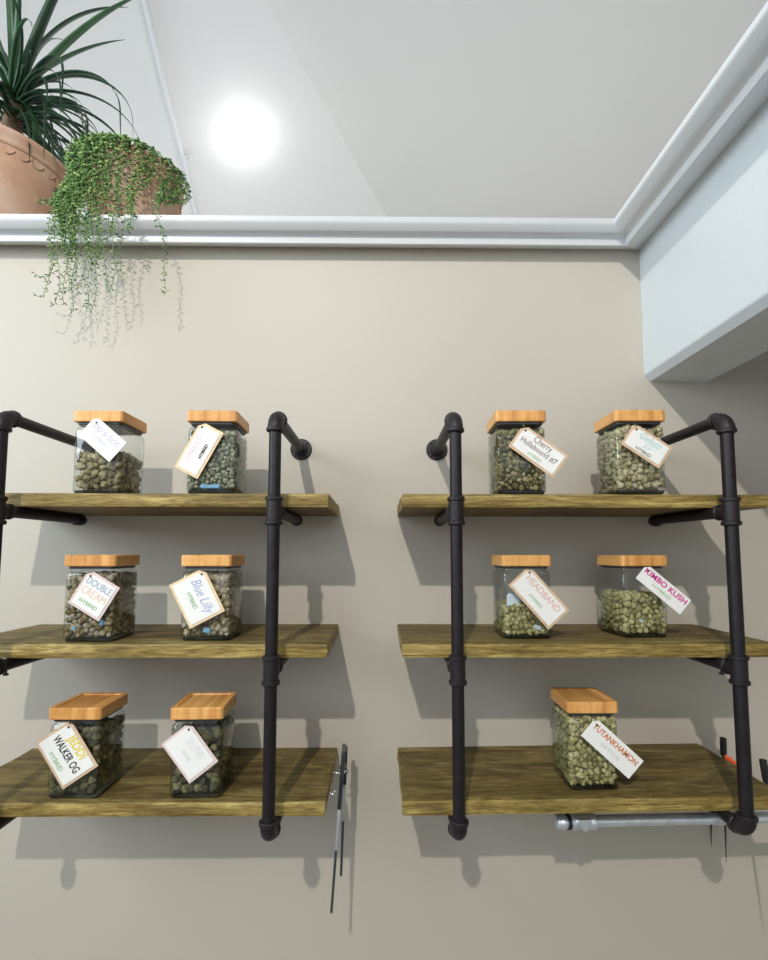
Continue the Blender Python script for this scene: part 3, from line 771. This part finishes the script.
# long arching leaves reaching right
for phi, el, L, w, dr in ((.05, .75, .50, .016, 5.2), (-.15, .55, .55, .015, 5.0), (-.45, .6, .42, .014, 6.5), (.35, .5, .48, .014, 5.5), (-.05, .25, .50, .012, 3.4), (.2, .35, .42, .013, 7.0), (-.3, .1, .38, .012, 4.2), (-.6, .3, .40, .012, 5.4)):
    leaf(phi, el, L, w, dr, M['leaf'], rl.uniform(-.6, .6), (0, 0, rl.uniform(-.02, .01)))
# drooping skirt
for k in range(78):
    phi = rl.uniform(-1.9, 1.3) if k % 6 else rl.uniform(1.3, 4.4)
    leaf(phi, rl.uniform(-.55, .75), rl.uniform(.20, .42), rl.uniform(.008, .018), rl.uniform(4, 9.5), M['leaf'] if rl.random() < .7 else M['leaf2'], rl.uniform(-2.5, 2.5), (rl.uniform(-.018, .018), rl.uniform(-.015, .015), rl.uniform(-.085, .02)))

VX, VD = -.730, -.076
vp = thing('potted_trailing_plant', 'terracotta pot of trailing green succulent spilling over the white ledge', 'plant', P(VX, VD, TOPZ))
VH = 1.10 - TOPZ
pot(vp, .137, VH, .082, 26)
rv = random.Random(5)
def vine(phi, endz, drift=0, curl=0, dens=1.0, push=.0, thin=False, name='vine'):
    # endz is a height relative to eye level; drift moves the strand sideways as it falls
    o0 = P(VX, VD, TOPZ); R = .137
    dirh = Vector((math.cos(phi), math.sin(phi), 0))
    pts = [dirh * (R * .62) + Vector((0, 0, VH - .022)), dirh * (R * .84) + Vector((0, 0, VH + .010)), dirh * (R + .004) + Vector((0, 0, VH + .013)), dirh * (R + .013 + push) + Vector((0, 0, VH - .004))]
    z = VH - .012; zend = endz - TOPZ; wob = rv.uniform(0, 6); x = pts[-1].x; y = pts[-1].y
    tot = max(.01, VH - zend); st = .012
    while z > zend:
        s = (VH - z) / tot
        yy = y + .004 * math.sin(z * 45 + wob)
        wz = z + TOPZ                         # pass outside the crown moulding when it hangs over it
        if wz < LEDGE + .17:
            want = -(.094 + .010 * abs(math.sin(wob))) + VD
            k = min(1, (LEDGE + .17 - wz) / .16)
            yy = min(yy, yy * (1 - k) + want * k)
        xx = x + drift * s + .005 * math.sin(z * 38 + wob * 2) + curl * max(0, s - .75) ** 2 * 8
        pts.append(Vector((xx, yy, z))); z -= st
    if curl:
        p = pts[-1]; pts += [p + Vector((curl * .35, 0, -.003)), p + Vector((curl * .7, 0, .002)), p + Vector((curl * .9, 0, .009))]
    bm = bmesh.new(); tube(bm, pts, .0011 if not thin else .0007, 5)
    # leaves
    acc = 0; k = 0
    for a, b in zip(pts, pts[1:]):
        seg = (b - a); L = seg.length
        step = (.0042 if not thin else .0052) / dens
        while acc < L:
            p = a + seg * (acc / L); k += 1
            ang = k * 2.3 + rv.uniform(-.5, .5)
            s = max(0, (VH - p.z) / tot)
            l = (.0165 - .006 * s) * rv.uniform(.7, 1.2); w = l * (.20 if not thin else .16)
            side = Vector((math.cos(ang), math.sin(ang) * .8, rv.uniform(-.9, .1))).normalized()
            u = side.orthogonal().normalized(); v = side.cross(u)
            base = bm.verts.new(p); tip = bm.verts.new(p + side * l)
            ring = [bm.verts.new(p + side * l * .5 + u * w * math.cos(q * PI / 2) + v * w * math.sin(q * PI / 2)) for q in range(4)]
            for q in range(4): bm.faces.new((base, ring[q], ring[(q + 1) % 4])); bm.faces.new((tip, ring[(q + 1) % 4], ring[q]))
            acc += step * rv.uniform(.8, 1.2)
        acc -= L
    obj(name, bm, M['vine'], vp, True)
def A_(deg): return math.radians(deg)       # -90 faces the viewer, 180 is left
longs = [(-146, .64, .03, -.032), (-138, .68, .02, -.04), (-131, .615, .025, -.014), (-123, .61, .02, 0), (-118, .65, .02, -.012), (-113, .605, .015, -.010), (-105, .64, .004, 0),
         (-99, .66, .004, -.010), (-92, .615, .0, -.014), (-85, .605, .0, -.010), (-78, .66, .004, 0), (-70, .645, .004, -.012), (-62, .66, .004, 0), (-38, .655, .075, -.016)]
for a, e, dr, cu in longs: vine(A_(a), e, dr, cu, .75, .004, True)
for k in range(24):
    a = -166 + 66 * (k / 23) + rv.uniform(-3, 3)
    vine(A_(a), rv.uniform(.73, .93), .065 * max(0, (-a - 105) / 60) + rv.uniform(-.01, .015), 0, .95, rv.uniform(0, .010))
for a, e in ((-97, .76), (-94, .74), (-86, .72), (-82, .90), (-72, .80), (-58, .86), (-55, .80), (-47, .84), (-44, .95), (-28, .90), (-25, .93), (-16, .90), (-12, .91), (-6, .95), (3, .93), (170, .93), (178, .95), (-172, .90)):
    vine(A_(a), e, rv.uniform(-.008, .008), 0, .95, rv.uniform(0, .006))
# short curls crowding the rim
for k in range(11):
    vine(A_(-185 + 120 * k / 10 + rv.uniform(-5, 5)), rv.uniform(1.04, 1.085), 0, 0, 1.1)

# ------------------------------------------------------------------ ceiling conduit and glare
nB = Vector((-.28546477, .11832737, .95105652))   # upward normal of the sloped plane
def Bp(x, y, z, off=.02): return Vector((x, y, z + EYE)) - nB * off
pts = [Bp(-1.000, .40, 2.392 - .0), Bp(-1.020, .615, 2.364), Bp(-1.092, .997, 2.295), Bp(-1.135, 1.290, 2.243), Bp(-1.195, 1.633, 2.186), Bp(-1.29, 2.10, 2.10)]
def toB(p, off):                              # drop a point onto the sloped plane at a stand-off
    q = onB(p.x, p.y); return q - nB * off
pts = [toB(p, .026) for p in pts]
cd = thing('ceiling_conduit', 'thin white conduit running up the sloped ceiling behind the plants', 'conduit', pts[0])
bm = bmesh.new(); tube(bm, [p - pts[0] for p in pts], .0135, 12); obj('tube', bm, M['white'], cd, True)
bm = bmesh.new(); j = pts[3] - pts[0]; ax = (pts[4] - pts[3]).normalized(); revolve(bm, j - ax * .03, ax, [(0, .016), (.003, .019), (.006, .017), (.05, .017), (.053, .019), (.056, .016)], 20); obj('coupling', bm, M['white'], cd, 'auto')
bm = bmesh.new(); b0 = pts[3] - pts[0] + Vector((.0, 0, 0)); tube(bm, [b0, b0 + Vector((.03, .0, .002)), b0 + Vector((.05, .005, .018))], .006, 8); obj('clip', bm, M['white'], cd, True)

m, t, b = nt('glare_glow'); b.inputs['Base Color'].default_value = (1, 1, 1, 1); b.inputs['Emission Color'].default_value = (1, 1, .98, 1); b.inputs['Emission Strength'].default_value = 9
M['glow'] = m
lc = toB(Vector((-.768, 1.268, 0)), .0)  # glowing oval added as a shape for the glare spot on this slope
lt = thing('ceiling_glare', 'glowing white oval standing in for the glare on the sloped ceiling', 'light', lc)
lt.rotation_euler = (-nB).to_track_quat('Z', 'Y').to_euler()
bm = bmesh.new(); revolve(bm, (0, 0, .002), (0, 0, 1), [(0, .105), (.006, .104), (.014, .088), (.019, .055), (.021, .001)], 48); bmesh.ops.scale(bm, vec=(.78, 1.45, 1), verts=bm.verts); obj('glare_disc', bm, M['glow'], lt, True)

# ------------------------------------------------------------------ light
def lamp(kind, name, loc, energy, color=(1, 1, 1), size=.05, target=None, **kw):
    l = bpy.data.lights.new(name, kind); l.energy = energy; l.color = color
    if kind == 'AREA': l.shape = 'RECTANGLE'; l.size, l.size_y = size
    else: l.shadow_soft_size = size
    for a, v in kw.items(): setattr(l, a, v)
    o = bpy.data.objects.new(name, l); C.objects.link(o); o.location = loc
    if target is not None: o.rotation_euler = (Vector(target) - Vector(loc)).to_track_quat('-Z', 'Y').to_euler()
    return o
lamp('SPOT', 'key_spot', P(-.60, 3.10, 2.10), 275, (1, .95, .87), .035, target=P(-.1, 0, -.05), spot_size=math.radians(80), spot_blend=.6)
lamp('AREA', 'storefront_daylight', P(-.2, 4.3, .9), 26, (.88, .95, 1), (5.2, 2.8), target=P(0, 0, .2))
lamp('AREA', 'side_window_daylight', P(-2.85, 1.5, 1.0), 88, (.78, .91, 1), (2.0, 1.6), target=P(.7, .5, .6))
lamp('AREA', 'ceiling_fill_light', (0.2, 1.75, EYE + .45), 47, (.97, .985, 1), (5.4, 1.8), target=(0.1, 1.0, ZC))  # added, hidden behind the ledge to brighten the ceiling
lamp('POINT', 'glare_halo_fill', lc - nB * .12, 1.5, (1, 1, .98), .05)  # added point lamp that gives the ceiling glare its soft halo
w = bpy.data.worlds.new('world'); bpy.context.scene.world = w; w.use_nodes = True
bg = w.node_tree.nodes['Background']; bg.inputs['Color'].default_value = (.86, .93, 1, 1); bg.inputs['Strength'].default_value = .50

# ------------------------------------------------------------------ camera
cam = bpy.data.cameras.new('camera'); co = bpy.data.objects.new('camera', cam); C.objects.link(co)
co.location = (0, -1.25, EYE)
co.matrix_world = Matrix.Translation(co.location) @ Matrix.Rotation(-.009, 4, 'Z') @ Matrix.Rotation(PI / 2 + .0726, 4, 'X') @ Matrix.Rotation(.001, 4, 'Z')
cam.sensor_fit = 'VERTICAL'; cam.sensor_height = 36; cam.lens = 36 * 470.94 / 960; cam.shift_y = 37.88 / 960
cam.clip_start = .01; cam.clip_end = 50
bpy.context.scene.camera = co
vs = bpy.context.scene.view_settings
vs.view_transform = 'Standard'; vs.look = 'None'; vs.exposure = 0; vs.gamma = 1
